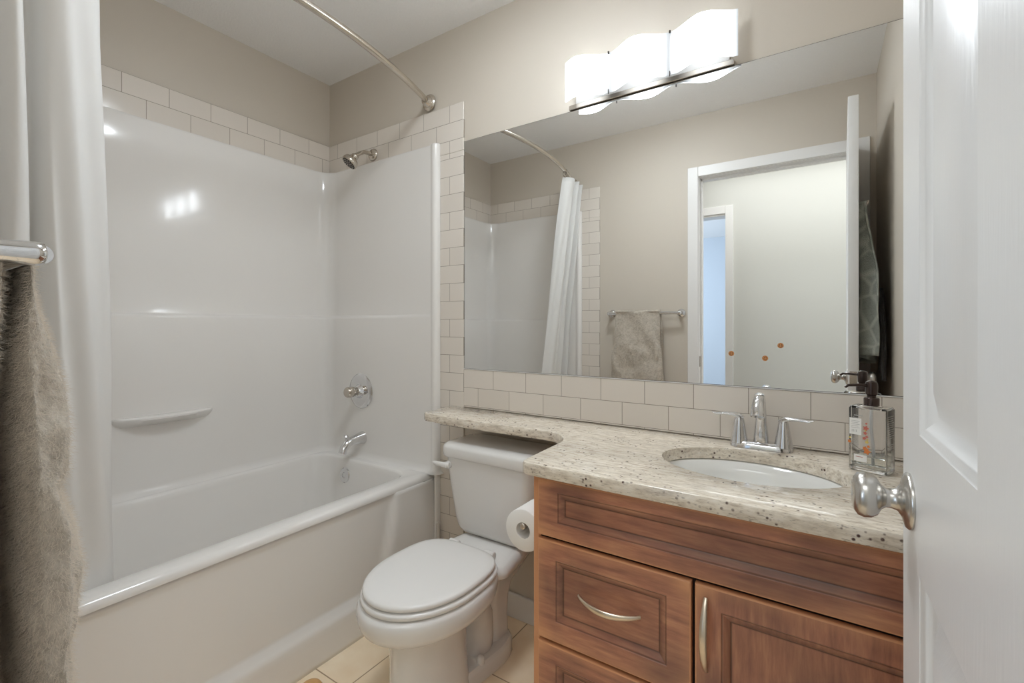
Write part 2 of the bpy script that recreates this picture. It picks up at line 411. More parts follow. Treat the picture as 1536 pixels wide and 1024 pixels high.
# hallway and the room across it
HY = -2.59
FXL, FXR = 0.72, 1.546     # opening in the hall wall
b = MB().box(FXR+J, 4.3, HY-T, HY, 0, H).box(-.6, FXL-J, HY-T, HY, 0, H).box(FXL-J, FXR+J, HY-T, HY, 2.063, H)
structure(b.build('wall_hall', 'hallpaint', smooth=0))
structure(MB().box(4.2, 4.3, HY, -L-T, 0, H).box(-.6, -.5, HY, -L-T, 0, H).build('wall_hall_end', 'hallpaint', smooth=0))
structure(MB().box(W+T, 4.3, -L-T, -L, 0, H).box(-.6, -T, -L-T, -L, 0, H).build('wall_hall_near', 'hallpaint', smooth=0))
structure(MB().box(-.6, 4.3, HY-T, -L-T, -.1, 0).build('floor_hall', 'carpet', smooth=0))
structure(MB().box(-.6, 4.3, HY-T, -L-T, H, H+.1).build('ceiling_hall', 'ceil', smooth=0))
b = MB().box(FXL-J, FXL, HY-T, HY+.002, 0, 2.063).box(FXR, FXR+J, HY-T, HY+.002, 0, 2.063).box(FXL, FXR, HY-T, HY+.002, 2.045, 2.063)
b.box(FXR+.002, FXR+.06, HY, HY+.014, 0, 2.123).box(FXL-.06, FXL-.002, HY, HY+.014, 0, 2.123).box(FXL-.002, FXR+.002, HY, HY+.014, 2.06, 2.123)
structure(b.build('trim_8', 'white', bevel=.002), 'white casing of the doorway across the hall')
structure(MB().box(-1.0, -.9, -5.9, HY-T, 0, H).box(2.2, 2.3, -5.9, HY-T, 0, H).box(-1, 2.3, -5.9, -5.8, 0, H).build('wall_far', 'farpaint', smooth=0))
structure(MB().box(-1, 2.3, -5.9, HY-T, -.1, 0).build('floor_far', 'carpet', smooth=0))
structure(MB().box(-1, 2.3, -5.9, HY-T, H, H+.1).build('ceiling_far', 'ceil', smooth=0))

# ================================================================== TUB
tub = thing('bathtub', 'white acrylic alcove bathtub with recessed front apron panel', 'bathtub', (.4, -.74, 0))
TX, RZ = .772, .505
def tub_rings():
    y0, y1 = -L+.001, -.001
    R = [rrect(.002, TX, y0, y1, .012, RZ-.026), rrect(.002, TX, y0, y1, .012, RZ-.020), rrect(.002, TX-.002, y0, y1, .012, RZ-.010), rrect(.002, TX-.010, y0, y1, .012, RZ-.002), rrect(.002, TX-.020, y0, y1, .012, RZ)]
    ix0, ix1, iy0, iy1 = .060, .704, -L+.085, -.085
    for off, z, r in ((0, RZ, .09), (.008, RZ-.003, .09), (.014, RZ-.012, .09), (.018, RZ-.03, .09), (.030, .42, .10), (.050, .30, .11), (.070, .19, .12), (.095, .135, .13), (.135, .11, .14)):
        R.append(rrect(ix0+off, ix1-off*.8, iy0+off*1.6, iy1-off*.75, r, z))
    return R
MB().loft(tub_rings(), False, True).build('tub_basin', 'acrylic', tub, smooth=60)
# apron: height field over (y, z)
ys = sorted(set([-L+.001, -.001] + [-L + k*L/90 for k in range(91)])); zs = [RZ-.024-.02*k*(RZ-.024)/(.02*30) for k in range(31)]
vs = []; fs = []
def apron_x(y, z):
    d_end = (-(y) - (.225 + .14*(.48-z)/.25*1.0 if z < .48 else -(y)-.225 if False else .225))
    yb = .225 + .055*max(0, (.48-z))/.25
    a = min(-y - yb, (L - .12) + y)             # inside recess horizontally
    bz = z - .125
    c = sm(a/.035)*sm(bz/.012)*sm((RZ-.010-z)/.022)
    lip = 0
    return TX + .010 - .022*c - .0095*sm((z-.30)/.18)*(1-c)
for y in ys:
    for z in zs: vs.append((apron_x(y, z), y, z))
nz = len(zs)
for i in range(len(ys)-1):
    for j in range(nz-1): fs.append((i*nz+j, i*nz+j+1, (i+1)*nz+j+1, (i+1)*nz+j))
b = MB().add(vs, fs)
o = b.build('apron', 'acrylic', tub, smooth=75)
so = o.modifiers.new('solid', 'SOLIDIFY'); so.thickness = .004; so.offset = 1
cc = Vector((.775, -.081, .476))
em = MB().lathe([(.015, -.008), (.015, -.0012), (.012, -.0004)], cc, (1, 0, .0), 24).build('maker_emblem', 'dark', tub)
for v in em.data.vertices: v.co.z = (v.co.z - cc.z)*.40 + cc.z
MB().lathe([(.036, 0), (.036, .006), (.032, .010), (.014, .011), (.012, .008), (0, .008)], (.27, -.102, .425), (0, -1, .15), 32).build('overflow_plate', 'chrome', tub)

# ---- surround
sur = thing('shower_surround', 'glossy white acrylic tub surround covering three alcove walls', 'shower surround', (.02, -.74, RZ))
def sur_path():
    p = []; g = .026; r = .075
    ye = -L + g
    p += [((.800, -.009), (1, 0)), ((.7985, -.022), (.9, -.4)), ((.792, -.032), (.5, -.85)), ((.783, -.035), (0, -1)), ((.772, -.033), (-.25, -1)), ((.764, -.028), (-.2, -1)), ((.755, -g), (0, -1)), ((.5, -g), (0, -1)), ((.25, -g), (0, -1))]
    for k in range(9):
        a = radians(90 + 90*k/8); p.append(((g+r + r*cos(a), -g-r + r*sin(a)), (-cos(a), -sin(a))))
    for yy in (-.35, -.6, -.9, -1.2): p.append(((g, yy), (1, 0)))
    for k in range(9):
        a = radians(180 + 90*k/8); p.append(((g+r + r*cos(a), ye+r + r*sin(a)), (-cos(a), -sin(a))))
    q = [((.25, ye), (0, 1)), ((.5, ye), (0, 1)), ((.755, ye), (0, 1)), ((.764, ye+.002), (-.2, 1)), ((.772, ye+.007), (-.25, 1)), ((.783, ye+.009), (0, 1)), ((.792, ye+.006), (.5, .85)), ((.7985, ye-.004), (.9, .4)), ((.800, -L+.009), (1, 0))]
    return p + q
path = sur_path()
prof = [(-.017, 1.952), (-.004, 1.952), (-.001, 1.948), (0, 1.942)] + [(0, 1.942-(1.942-1.205)*k/6) for k in range(1, 7)] + [(.002, 1.200), (.007, 1.197), (.011, 1.193), (.013, 1.185), (.013, 1.0), (.013, .8), (.013, .62), (.013, RZ+.03), (.016, RZ+.012), (.026, RZ+.004), (.034, RZ-.0005)]
vs = []; fs = []
for (x, y), nrm in path:
    nx, ny = nrm; ln = sqrt(nx*nx+ny*ny); nx /= ln; ny /= ln
    fade = sm((.70-x)/.18) if x > .5 else 1
    for off, z in prof:
        oo = max(off*fade, off - .013 if z < RZ+.02 else 0) if off > 0 else off*(1 if x < .76 else .3)
        vs.append((x+nx*oo, y+ny*oo, z))
np_ = len(prof)
for i in range(len(path)-1):
    for j in range(np_-1): fs.append((i*np_+j, (i+1)*np_+j, (i+1)*np_+j+1, i*np_+j+1))
MB().add(vs, fs).build('wall_panel', 'acrylic', sur, smooth=50)
# lower flanges down to the floor beside the apron
for s_, nm in ((-1, 'flange'), (1, 'flange')):
    yy = -.0 if s_ < 0 else -L
    ring = [(.786, yy+s_*.009), (.800, yy+s_*.009), (.7985, yy+s_*.024), (.794, yy+s_*.032), (.787, yy+s_*.033), (.786, yy+s_*.02)]
    MB().loft([[(x, y, z) for x, y in ring] for z in (.001, RZ)]).build(nm, 'acrylic', sur, smooth=60)
# moulded soap shelf on the left panel
vs = []; rings = []
y0, y1 = -.945, -.60
for k in range(25):
    t = k/24; y = y0+(y1-y0)*t; d = .058*(1-abs(2*t-1)**2.4)**.9 + .001; x = .0375; hh = .012*min(1, d/.02)+.001
    zc = .800
    rings.append([(x-.004, y, zc+.006), (x+d*.8, y, zc+.006), (x+d, y, zc+.002), (x+d, y, zc-.004), (x+d*.6, y, zc-hh-.006), (x-.004, y, zc-hh*1.7-.012)])
MB().loft(rings).build('soap_shelf', 'acrylic', sur, smooth=50)

# ---- shower fittings
sh = thing('wall_shower', 'round nickel shower head on a bent wall arm above the surround', 'shower head', (.361, -.012, 1.992))
MB().lathe([(.030, 0), (.030, .004), (.026, .010), (.015, .014), (.011, .016)], (.361, -.0085, 1.992), (0, -1, 0)).build('wall_flange', 'nickel', sh)
MB().tube([(.361, -.015, 1.992), (.361, -.045, 1.993), (.360, -.065, 1.990), (.358, -.085, 1.980), (.356, -.105, 1.964), (.355, -.112, 1.958)], .0095).build('shower_arm', 'nickel', sh)
ax = Vector((-.28, -.55, -.80)).normalized(); o0 = Vector((.355, -.108, 1.962))
MB().lathe([(.010, -.004), (.016, .002), (.018, .010), (.015, .017), (.020, .022), (.033, .030), (.038, .040), (.038, .052), (.035, .056), (.033, .0555)], o0, ax).build('head_shell', 'nickel', sh)
MB().lathe([(.033, .050), (.033, .0565), (.020, .0575), (0, .058)], o0, ax).build('nozzle_face', 'dark', sh)
u_ = ax.orthogonal().normalized(); v_ = ax.cross(u_)
b = MB()
for rr, n in ((.008, 5), (.017, 10), (.026, 14)):
    for k in range(n):
        a = 2*pi*k/n; b.lathe([(.0016, .056), (.0013, .0600)], o0 + u_*rr*cos(a) + v_*rr*sin(a), ax, 6)
nz_ = b.build('nozzles', 'pipe', sh); nz_['kind'] = 'stuff'

vl = thing('shower_valve', 'round chrome shower valve plate with a clear lever knob', 'shower valve', (.307, -.03, .830))
MB().lathe([(.085, 0), (.086, .003), (.080, .009), (.055, .013), (.036, .014), (.033, .018), (.026, .030), (.024, .032)], (.307, -.039, .830), (0, -1, 0), 40).build('escutcheon', 'chrome', vl)
MB().lathe([(.018, .02), (.019, .040), (.024, .046), (.026, .060), (.0255, .080), (.022, .087), (.010, .089), (0, .089)], (.307, -.039, .832), (0, -1, 0), 24).build('knob', 'nickel', vl)
MB().tube([(.307, -.068, .832), (.335, -.070, .828), (.362, -.072, .826)], [(.005, .004), (.0045, .004), (.006, .004)]).build('lever', 'chrome', vl)

sp = thing('tub_spout', 'chrome tub spout with diverter knob over the tub rim', 'tub spout', (.318, -.03, .600))
MB().tube([(.318, -.038, .602), (.318, -.050, .602), (.318, -.075, .600), (.318, -.105, .597), (.318, -.130, .588), (.318, -.150, .568), (.318, -.158, .548)],
          [(.030, .032), (.028, .030), (.023, .025), (.020, .021), (.019, .020), (.019, .019), (.020, .018)], 24, flat=(1, 0, 0)).build('spout_body', 'chrome', sp, smooth=60)
MB().lathe([(.005, 0), (.005, .014), (.012, .018), (.013, .024), (.010, .028), (0, .029)], (.318, -.135, .602), (0, -.1, 1)).build('diverter_knob', 'chrome', sp)

# ---- curtain rod and curtain
RODZ = 2.150
def rod_x(t): return .735 + .135*sin(pi*t)**.9 if 0 < t < 1 else .735
rod = thing('shower_curtain_rod', 'curved brushed nickel shower curtain rod spanning the alcove', 'curtain rod', (.735, -.74, RODZ))
pts = [(rod_x(k/40), -.022 - (L-.044)*k/40, RODZ) for k in range(41)]
MB().tube(pts, .0125, 16).build('rod', 'nickel', rod)
for yy, s_ in ((-.0085, -1), (-L+.0085, 1)):
    MB().lathe([(.036, 0), (.037, .003), (.034, .008), (.026, .012), (.025, .016), (.021, .020), (.018, .032), (.0155, .034)], (.735, yy, RODZ), (0, s_, 0), 32).build('wall_flange', 'nickel', rod)

def smooth_poly(P, n):
    out = []
    m = len(P)
    for i in range(m-1):
        p0 = Vector(P[max(i-1, 0)]); p1 = Vector(P[i]); p2 = Vector(P[i+1]); p3 = Vector(P[min(i+2, m-1)])
        for k in range(n):
            t = k/n
            out.append(.5*((2*p1) + (-p0+p2)*t + (2*p0-5*p1+4*p2-p3)*t*t + (-p0+3*p1-3*p2+p3)*t**3))
    out.append(Vector(P[-1])); return out
# plan of the bunched curtain at the top (on the rod) and at the bottom (inside the tub)
top = [(.735, -1.455), (.760, -1.440), (.815, -1.425), (.835, -1.405), (.800, -1.395), (.755, -1.385), (.750, -1.365), (.800, -1.350), (.845, -1.335), (.835, -1.318), (.800, -1.312), (.790, -1.300), (.815, -1.290), (.838, -1.275), (.845, -1.255), (.846, -1.235), (.842, -1.215), (.832, -1.196), (.815, -1.180), (.795, -1.172)]
bot = [(.600, -1.440), (.625, -1.425), (.690, -1.415), (.698, -1.385), (.640, -1.372), (.585, -1.355), (.590, -1.325), (.660, -1.310), (.700, -1.285), (.690, -1.268), (.650, -1.258), (.640, -1.245), (.668, -1.232), (.690, -1.212), (.700, -1.190), (.702, -1.165), (.700, -1.140), (.692, -1.112), (.675, -1.090), (.650, -1.076)]
bot = [(x-.012, y - .03*sm((y+1.30)/.2)) for x, y in bot]; top = [(x, y - .012*sm((y+1.30)/.1)) for x, y in top]
A_ = smooth_poly([(x, y, 0) for x, y in top], 6); B_ = smooth_poly([(x, y, 0) for x, y in bot], 6)
vs = []; fs = []; NZ = 44
for k in range(NZ+1):
    t = k/NZ; z = 2.118 - (2.118-.40)*t
    for i, (p, q) in enumerate(zip(A_, B_)):
        tt = t**.85
        x = p.x*(1-tt)+q.x*tt; y = p.y*(1-tt)+q.y*tt
        wv = .006*sin(i*.35 + z*5)*sin(pi*t)
        vs.append((x+wv, y+wv*.6, z))
nA = len(A_)
for k in range(NZ):
    for i in range(nA-1): fs.append((k*nA+i, k*nA+i+1, (k+1)*nA+i+1, (k+1)*nA+i))
cur = MB().add(vs, fs).build('shower_curtain', 'curtain', smooth=180)
so = cur.modifiers.new('solid', 'SOLIDIFY'); so.thickness = .0016
tag(cur, 'white fabric shower curtain bunched in folds at the left end of the rod', 'shower curtain')
for k, (ty) in enumerate((-1.182, -1.225, -1.262, -1.300, -1.335, -1.372, -1.405, -1.44)):
    t = (-ty-.022)/(L-.044); cx = rod_x(t)
    pts = [(cx + .0165*cos(a), ty, RODZ-.010 + .0255*sin(a)) for a in [2*pi*q/20 for q in range(21)]]
    o = MB().tube(pts, .0018, 8).build('curtain_ring', 'nickel')
    tag(o, 'small metal ring holding the white shower curtain on the curved rod', 'curtain ring', 'rings of the shower curtain')

# ================================================================== TOILET
CXT = 1.207
toi = thing('toilet', 'white two-piece toilet with closed lid beside the vanity', 'toilet', (CXT, -.35, 0))
def egg(cx, yb, yf, a, z, n=40, p=2.0, back=.55, sqb=2.6):
    """egg outline: yb back y, yf front y, a half width; widest point nearer the back"""
    ym = yb + (yf-yb)*.47
    out = []
    for k in range(n):
        th = 2*pi*k/n; c, s_ = cos(th), sin(th)
        pw = 2/ (sqb if s_ > 0 else p)
        x = a*abs(c)**(pw if s_ > 0 else 2/p)*(1 if c >= 0 else -1)
        y = ym + ((yb-ym)*abs(s_)**pw if s_ > 0 else -(ym-yf)*abs(s_)**(2/p))
        out.append((cx+x, y, z))
    return out
# bowl
R = []
for yb, yf, a, z, sq in ((-.15, -.690, .075, .0, 3), (-.15, -.660, .080, .02, 3),):
    pass
bowl = [(-.300, -.722, .163, .378, 2.4), (-.290, -.735, .174, .374, 2.4), (-.285, -.740, .178, .364, 2.4), (-.285, -.741, .179, .348, 2.4), (-.288, -.738, .177, .330, 2.4), (-.295, -.729, .169, .313, 2.4),
        (-.305, -.711, .154, .299, 2.3), (-.315, -.690, .134, .288, 2.2), (-.34, -.672, .114, .279, 2.2), (-.36, -.660, .098, .270, 2.2), (-.37, -.652, .089, .256, 2.2), (-.372, -.650, .083, .21, 2.2), (-.372, -.650, .083, .14, 2.2), (-.370, -.654, .087, .10, 2.2), (-.365, -.662, .092, .05, 2.2), (-.36, -.670, .098, .012, 2.2), (-.36, -.672, .100, .001, 2.2)]
MB().loft([egg(CXT, yb, yf, a, z, sqb=s_) for yb, yf, a, z, s_ in bowl]).build('bowl', 'ceramic', toi, smooth=70)
# rear deck joining bowl and tank
deck = [(.088, -.345, -.035, .379), (.100, -.345, -.030, .374), (.108, -.345, -.030, .360), (.108, -.345, -.030, .345), (.098, -.33, -.045, .32), (.078, -.30, -.075, .28), (.060, -.27, -.12, .24), (.052, -.255, -.135, .19), (.050, -.245, -.140, .12), (.055, -.25, -.14, .05)]
def dk(a, yf, yb, z):
    wf = a + (.05 if z > .33 else .02*max(0, (z-.2)/.13))
    r = rrect(CXT-a, CXT+a, yf, yb, min(.04, a*.6), z)
    return [(CXT + (x-CXT)*(1 + (wf/a-1)*max(0, min(1, (yb-y)/(yb-yf)))), y, z_) for x, y, z_ in r]
MB().loft([dk(*d) for d in deck]).build('rear_deck', 'ceramic', toi, smooth=60)
# foot plate
def ft(k, z):
    P = [(0, -.135), (.045, -.140), (.075, -.165), (.088, -.205), (.090, -.245), (.086, -.290), (.078, -.35), (.070, -.43), (.06, -.50)]
    P = [(a_, b_) for a_, b_ in P] + [(-a_, b_) for a_, b_ in P[:0:-1]]
    return [(CXT + a_*k, -.28 + (b_+.28)*k, z) for a_, b_ in P]
MB().loft([ft(1.0, .001), ft(1.0, .040), ft(.985, .050), ft(.93, .058)]).build('foot', 'ceramic', toi, smooth=50)
# trapway bulge
MB().tube([(CXT, -.42, .20), (CXT, -.36, .235), (CXT, -.31, .22), (CXT, -.275, .16), (CXT, -.27, .09), (CXT, -.29, .03)], [.045, .055, .058, .056, .055, .06], 20).build('trapway', 'ceramic', toi, smooth=70)
for s_ in (-1, 1):
    MB().lathe([(.013, 0), (.0135, .012), (.012, .022), (.007, .027), (0, .028)], (CXT+s_*.066, -.340, .052), (0, 0, 1), 16).build('bolt_cap', 'seat', toi)
# seat and lid
def seat_rings(o_, zs_):
    return [egg(CXT, -.315+d*.8-o_, -.725-d+o_, .167+d-o_, z-.014, sqb=3.4) for d, z in zs_]
MB().loft(seat_rings(0, ((-.004, .393), (.003, .396), (.004, .404), (.001, .409), (-.01, .410)))).build('seat', 'seat', toi, smooth=60)
MB().loft(seat_rings(.006, ((-.008, .411), (.0, .413), (.004, .419), (.003, .425), (-.003, .429), (-.02, .432), (-.07, .4345), (-.14, .435)))).build('lid', 'seat', toi, smooth=60)
for s_ in (-1, 1):
    MB().lathe([(.014, -.02), (.014, .02)], (CXT+s_*.075, -.305, .394), (1, 0, 0), 16).build('hinge', 'seat', toi, bevel=.003)
# tank
def tk(a, yf, yb, z, r=.05, bow=.018):
    q = rrect(CXT-a, CXT+a, yf, yb, r, z)
    return [(x, y - bow*(1-((x-CXT)/a)**2)*(1 if y < (yf+yb)/2 else 0), z_) for x, y, z_ in q]
tank = [(.125, -.175, -.045, .381), (.158, -.192, -.035, .388), (.168, -.202, -.030, .405), (.175, -.208, -.028, .44), (.187, -.214, -.025, .52), (.197, -.220, -.022, .60), (.203, -.224, -.020, .664)]
MB().loft([tk(*d) for d in tank]).build('tank', 'ceramic', toi, smooth=60)
lid = [(.203, -.224, -.018, .663), (.210, -.232, -.014, .665), (.212, -.234, -.013, .671), (.212, -.234, -.013, .697), (.209, -.231, -.014, .705), (.200, -.222, -.02, .711), (.172, -.195, -.045, .7135)]
MB().loft([tk(*d, r=.045) for d in lid]).build('tank_lid', 'ceramic', toi, smooth=60)
# flush lever on the tank front, left
MB().tube([(CXT-.165, -.222, .636), (CXT-.165, -.246, .636), (CXT-.168, -.253, .636)], [(.016, .014), (.014, .012), (.009, .008)], 16, flat=(1, 0, 0)).build('flush_lever', 'seat', toi, smooth=60)
MB().tube([(CXT-.150, -.246, .637), (CXT-.172, -.250, .637), (CXT-.205, -.253, .639), (CXT-.222, -.252, .640)], [(.007, .011), (.007, .010), (.006, .009), (.004, .006)], 16, flat=(0, 1, 0)).build('flush_lever', 'seat', toi, smooth=60)

# toilet paper on the vanity side
tp = thing('toilet_paper_roll', 'white toilet paper roll on its holder beside the vanity', 'toilet paper', (1.508, -.41, .590))
prof_ = [(.022, 0), (.055, 0), (.0575, .002), (.0575, .100), (.055, .102), (.022, .102)]
b = MB(); a0 = Vector((1.512, -.462, .5872))
rings = []
n = 40
for r, t in prof_ + [prof_[0]]:
    rings.append([(a0.x + r*cos(2*pi*k/n), a0.y+t, a0.z + r*sin(2*pi*k/n)) for k in range(n)])
b.loft(rings, False, False); b.build('paper', 'paper', tp, smooth=50)
hp = thing('toilet_paper_holder', 'nickel spindle holder fixed to the vanity side inside the paper roll', 'paper holder', (1.575, -.41, .590))
MB().lathe([(.007, 0), (.009, .003), (.009, .110), (.007, .114)], (1.512, -.468, .600), (0, 1, 0), 16).build('spindle', 'nickel', hp, bevel=.002)
MB().tube([(1.512, -.356, .600), (1.518, -.345, .600), (1.560, -.343, .600), (1.572, -.343, .600)], .007, 12).build('arm', 'nickel', hp)
MB().lathe([(.020, 0), (.020, .004), (.014, .008)], (1.5755, -.343, .600), (-1, 0, 0), 24).build('rosette', 'nickel', hp)
# short capped pipe by the tub flange
pp = MB().tube([(.817, -.030, .001), (.816, -.030, .10), (.812, -.032, .2), (.809, -.034, .27), (.808, -.034, .290), (.808, -.034, .298)], [.0085, .0085, .0085, .0085, .0075, .003], 12).build('caulk_stick', 'pipe')
pp.name = 'plastic_stick'; tag(pp, 'thin white plastic stick with rounded top standing in the corner behind the toilet', 'plastic stick')
# wooden round-topped thing on the floor by the tub
wd = MB().lathe([(.034, 0), (.036, .004), (.036, .060), (.034, .074), (.027, .085), (.014, .091), (0, .092)], (.935, -.727, .0), (0, 0, 1), 32).build('wooden_block', 'wood2')
tag(wd, 'small round-topped pale wooden object on the floor by the tub apron', 'wooden object')

# ================================================================== VANITY
van = thing('vanity_cabinet', 'dark stained wooden vanity cabinet under the granite counter', 'vanity cabinet', (2.0, -.27, 0))
VX0, VX1, VF = 1.576, 2.425, -.512
b = MB().box(VX0, VX0+.018, VF, -.002, .0, .772).box(VX0+.018, VX0+.022, VF, VF+.02, .0, .772)
b.box(VX0+.018, VX1, VF+.006, VF+.02, .10, .772)
b.box(VX1-.018, VX1, VF+.02, -.002, 0, .772).box(VX0+.018, VX1-.018, -.012, -.002, .10, .772).box(VX0+.018, VX1-.018, VF+.02, -.012, .10, .118)
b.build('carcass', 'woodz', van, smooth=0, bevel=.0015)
MB().box(VX0+.018, VX1, VF+.075, VF+.09, 0, .10).build('toe_kick', 'darkgap', van, smooth=0)
MB().box(VX0+.022, VX1-.004, VF+.0005, VF+.006, .102, .77).build('face_frame', 'darkgap', van, smooth=0)
VP = [(.002, .0018), (.005, .0022), (.016, .0082), (.018, .0098), (.021, .0098)]
def front(name, x0, x1, z0, z1, fx=.050, ft=.045, fb=.050, m='woodx'):
    w_, h_ = x1-x0, z1-z0
    b = panel_slab(w_, h_, .018, [(fx, w_-fx, fb, h_-ft)], VP, edge=.0035)
    shift(b, x0, VF-.018, z0)
    o = b.build(name, m, van, smooth=0); weld(o)
    return o
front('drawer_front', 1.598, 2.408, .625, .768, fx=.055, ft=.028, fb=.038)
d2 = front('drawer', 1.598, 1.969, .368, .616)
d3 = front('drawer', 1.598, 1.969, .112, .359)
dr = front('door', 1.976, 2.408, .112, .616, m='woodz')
def bow(p0, p1, out, parent):
    p0 = Vector(p0); p1 = Vector(p1); pts = []; rs = []
    for k in range(21):
        t = k/20; s_ = sin(pi*t)
        pts.append(p0.lerp(p1, t) + Vector(out)*(s_**.8)); rs.append((.0045+.0035*s_, .003+.0015*s_))
    MB().tube(pts, rs, 12, flat=(p1-p0).cross(Vector(out))).build('handle', 'handle', parent, smooth=60)
yf = VF-.018
bow((1.712, yf-.001, .505), (1.862, yf-.001, .505), (0, -.030, -.004), d2)
bow((1.712, yf-.001, .245), (1.862, yf-.001, .245), (0, -.030, -.004), d3)
bow((1.998, yf-.001, .592), (1.998, yf-.001, .442), (0, -.030, 0), dr)

# ---- granite counter with banjo shelf and sink cut-out
CZ0, CZ1 = .775, .807
SC, SA, SB = (2.045, -.258), .207, .150        # sink opening
def counter_outline():
    p = [(W-.001, -.0085), (.862, -.0085)]
    # left end
    p += [(.872, -.175), (.878, -.190), (.893, -.200)]
    p += [(1.0, -.211), (1.1, -.216), (1.2, -.217), (1.32, -.214), (1.41, -.212)]
    for k in range(1, 9):
        a = radians(90 - 90*k/8); p.append((1.445 + .105*cos(a)*1.0, -.325 + .112*sin(a)))
    p += [(1.552, -.42), (1.555, -.50)]
    for k in range(0, 7):
        a = radians(180 + 90*k/6); p.append((1.582 + .026*cos(a), -.528 + .022*sin(a)))
    p += [(1.8, -.552), (2.1, -.553), (W-.001, -.553)]
    return p
def resample(poly, n):
    P = [Vector((x, y)) for x, y in poly]; P.append(P[0]); d = [0]
    for i in range(len(P)-1): d.append(d[-1] + (P[i+1]-P[i]).length)
    return P, d
cb = bmesh.new()
outl = counter_outline()
ell = [(SC[0]+SA*cos(2*pi*k/56), SC[1]+SB*sin(2*pi*k/56)) for k in range(56)]
def inset(poly, d, ccw_sign):
    out = []; n = len(poly)
    for i in range(n):
        a = Vector(poly[i-1]); b_ = Vector(poly[i]); c = Vector(poly[(i+1) % n])
        e1 = (b_-a).normalized(); e2 = (c-b_).normalized()
        n1 = Vector((-e1.y, e1.x)); n2 = Vector((-e2.y, e2.x)); m_ = (n1+n2)
        m_ = m_/max(.3, m_.length_squared)*2
        out.append((b_.x + m_.x*d*ccw_sign, b_.y + m_.y*d*ccw_sign))
    return out
area2 = sum(outl[i-1][0]*outl[i][1]-outl[i][0]*outl[i-1][1] for i in range(len(outl)))
sg = 1 if area2 > 0 else -1
prof_c = [(.006, CZ1), (.002, CZ1-.0015), (0, CZ1-.006), (0, CZ0+.005), (.0015, CZ0+.001), (.004, CZ0)]
bO = [[cb.verts.new((x, y, z)) for x, y in inset(outl, d, sg)] for d, z in prof_c]
prof_e = [(.003, CZ1), (.001, CZ1-.001), (0, CZ1-.004), (0, CZ0+.001), (0, CZ0)]
bE = [[cb.verts.new((SC[0]+(SA+d)*cos(2*pi*k/56), SC[1]+(SB+d)*sin(2*pi*k/56), z)) for k in range(56)] for d, z in prof_e]
for loops in (bO, bE):
    n = len(loops[0])
    for i in range(len(loops)-1):
        for j in range(n):
            k = (j+1) % n; cb.faces.new((loops[i][j], loops[i][k], loops[i+1][k], loops[i+1][j]))
for li in (0, -1):
    es = []
    for loop in (bO[li], bE[li]):
        for j in range(len(loop)):
            e = cb.edges.get((loop[j], loop[(j+1) % len(loop)])); es.append(e)
    bmesh.ops.triangle_fill(cb, use_beauty=True, use_dissolve=False, edges=es)
bmesh.ops.recalc_face_normals(cb, faces=cb.faces)
me = bpy.data.meshes.new('countertop'); cb.to_mesh(me); cb.free(); me.materials.append(M['granite'])
me.shade_smooth(); me.set_sharp_from_angle(angle=radians(35))
ct = bpy.data.objects.new('countertop', me); COL.objects.link(ct)
tag(ct, 'speckled cream granite countertop with a shelf extending over the toilet tank', 'countertop')

# ---- sink
sk = thing('sink', 'white oval undermount sink set into the granite counter', 'sink', (SC[0], SC[1], .64))
def el(a, b_, z, n=56): return [(SC[0]+a*cos(2*pi*k/n), SC[1]+b_*sin(2*pi*k/n), z) for k in range(n)]
R = [el(SA+.022, SB+.020, .7735), el(SA+.006, SB+.006, .7735), el(SA-.002, SB-.002, .770), el(SA-.012, SB-.010, .74), el(SA-.03, SB-.025, .70), el(SA-.06, SB-.047, .665), el(SA-.11, SB-.085, .643), el(.03, .03, .636), el(.02, .02, .634)]
MB().loft(R, False, True).build('basin', 'sinkc', sk, smooth=80)
MB().lathe([(.022, 0), (.022, .003), (.017, .004), (.014, .002), (0, .002)], (SC[0], SC[1], .6345), (0, 0, 1)).build('drain', 'chrome', sk)

# ---- faucet
FX, FY = 2.054, -.068
fa = thing('faucet', 'chrome two-handle centreset faucet behind the sink', 'faucet', (FX, FY, CZ1))
def oval(cx, a, b_, z, n=40, p=3): return [(cx + a*abs(cos(t))**(2/p)*(1 if cos(t) >= 0 else -1), FY + b_*abs(sin(t))**(2/p)*(1 if sin(t) >= 0 else -1), z) for t in [2*pi*k/n for k in range(n)]]
MB().loft([oval(FX, .078, .027, CZ1), oval(FX, .078, .027, CZ1+.004), oval(FX, .074, .024, CZ1+.014), oval(FX, .069, .020, CZ1+.019), oval(FX, .05, .014, CZ1+.020)]).build('base_plate', 'chrome', fa, smooth=60)
for s_ in (-1, 1):
    hx = FX + s_*.055
    MB().lathe([(.024, .012), (.0225, .02), (.019, .04), (.0155, .06), (.013, .076), (.011, .082)], (hx, FY, CZ1), (0, 0, 1), 28).build('handle_body', 'chrome', fa, smooth=60)
    MB().tube([(hx-s_*.004, FY, CZ1+.078), (hx+s_*.004, FY-.002, CZ1+.088), (hx+s_*.020, FY-.006, CZ1+.0915), (hx+s_*.040, FY-.010, CZ1+.0915), (hx+s_*.060, FY-.015, CZ1+.090), (hx+s_*.070, FY-.018, CZ1+.094)],
              [(.010, .012), (.010, .008), (.0095, .0052), (.0085, .0042), (.0075, .0038), (.004, .002)], 20, flat=(0, 1, 0)).build('lever', 'chrome', fa, smooth=60)
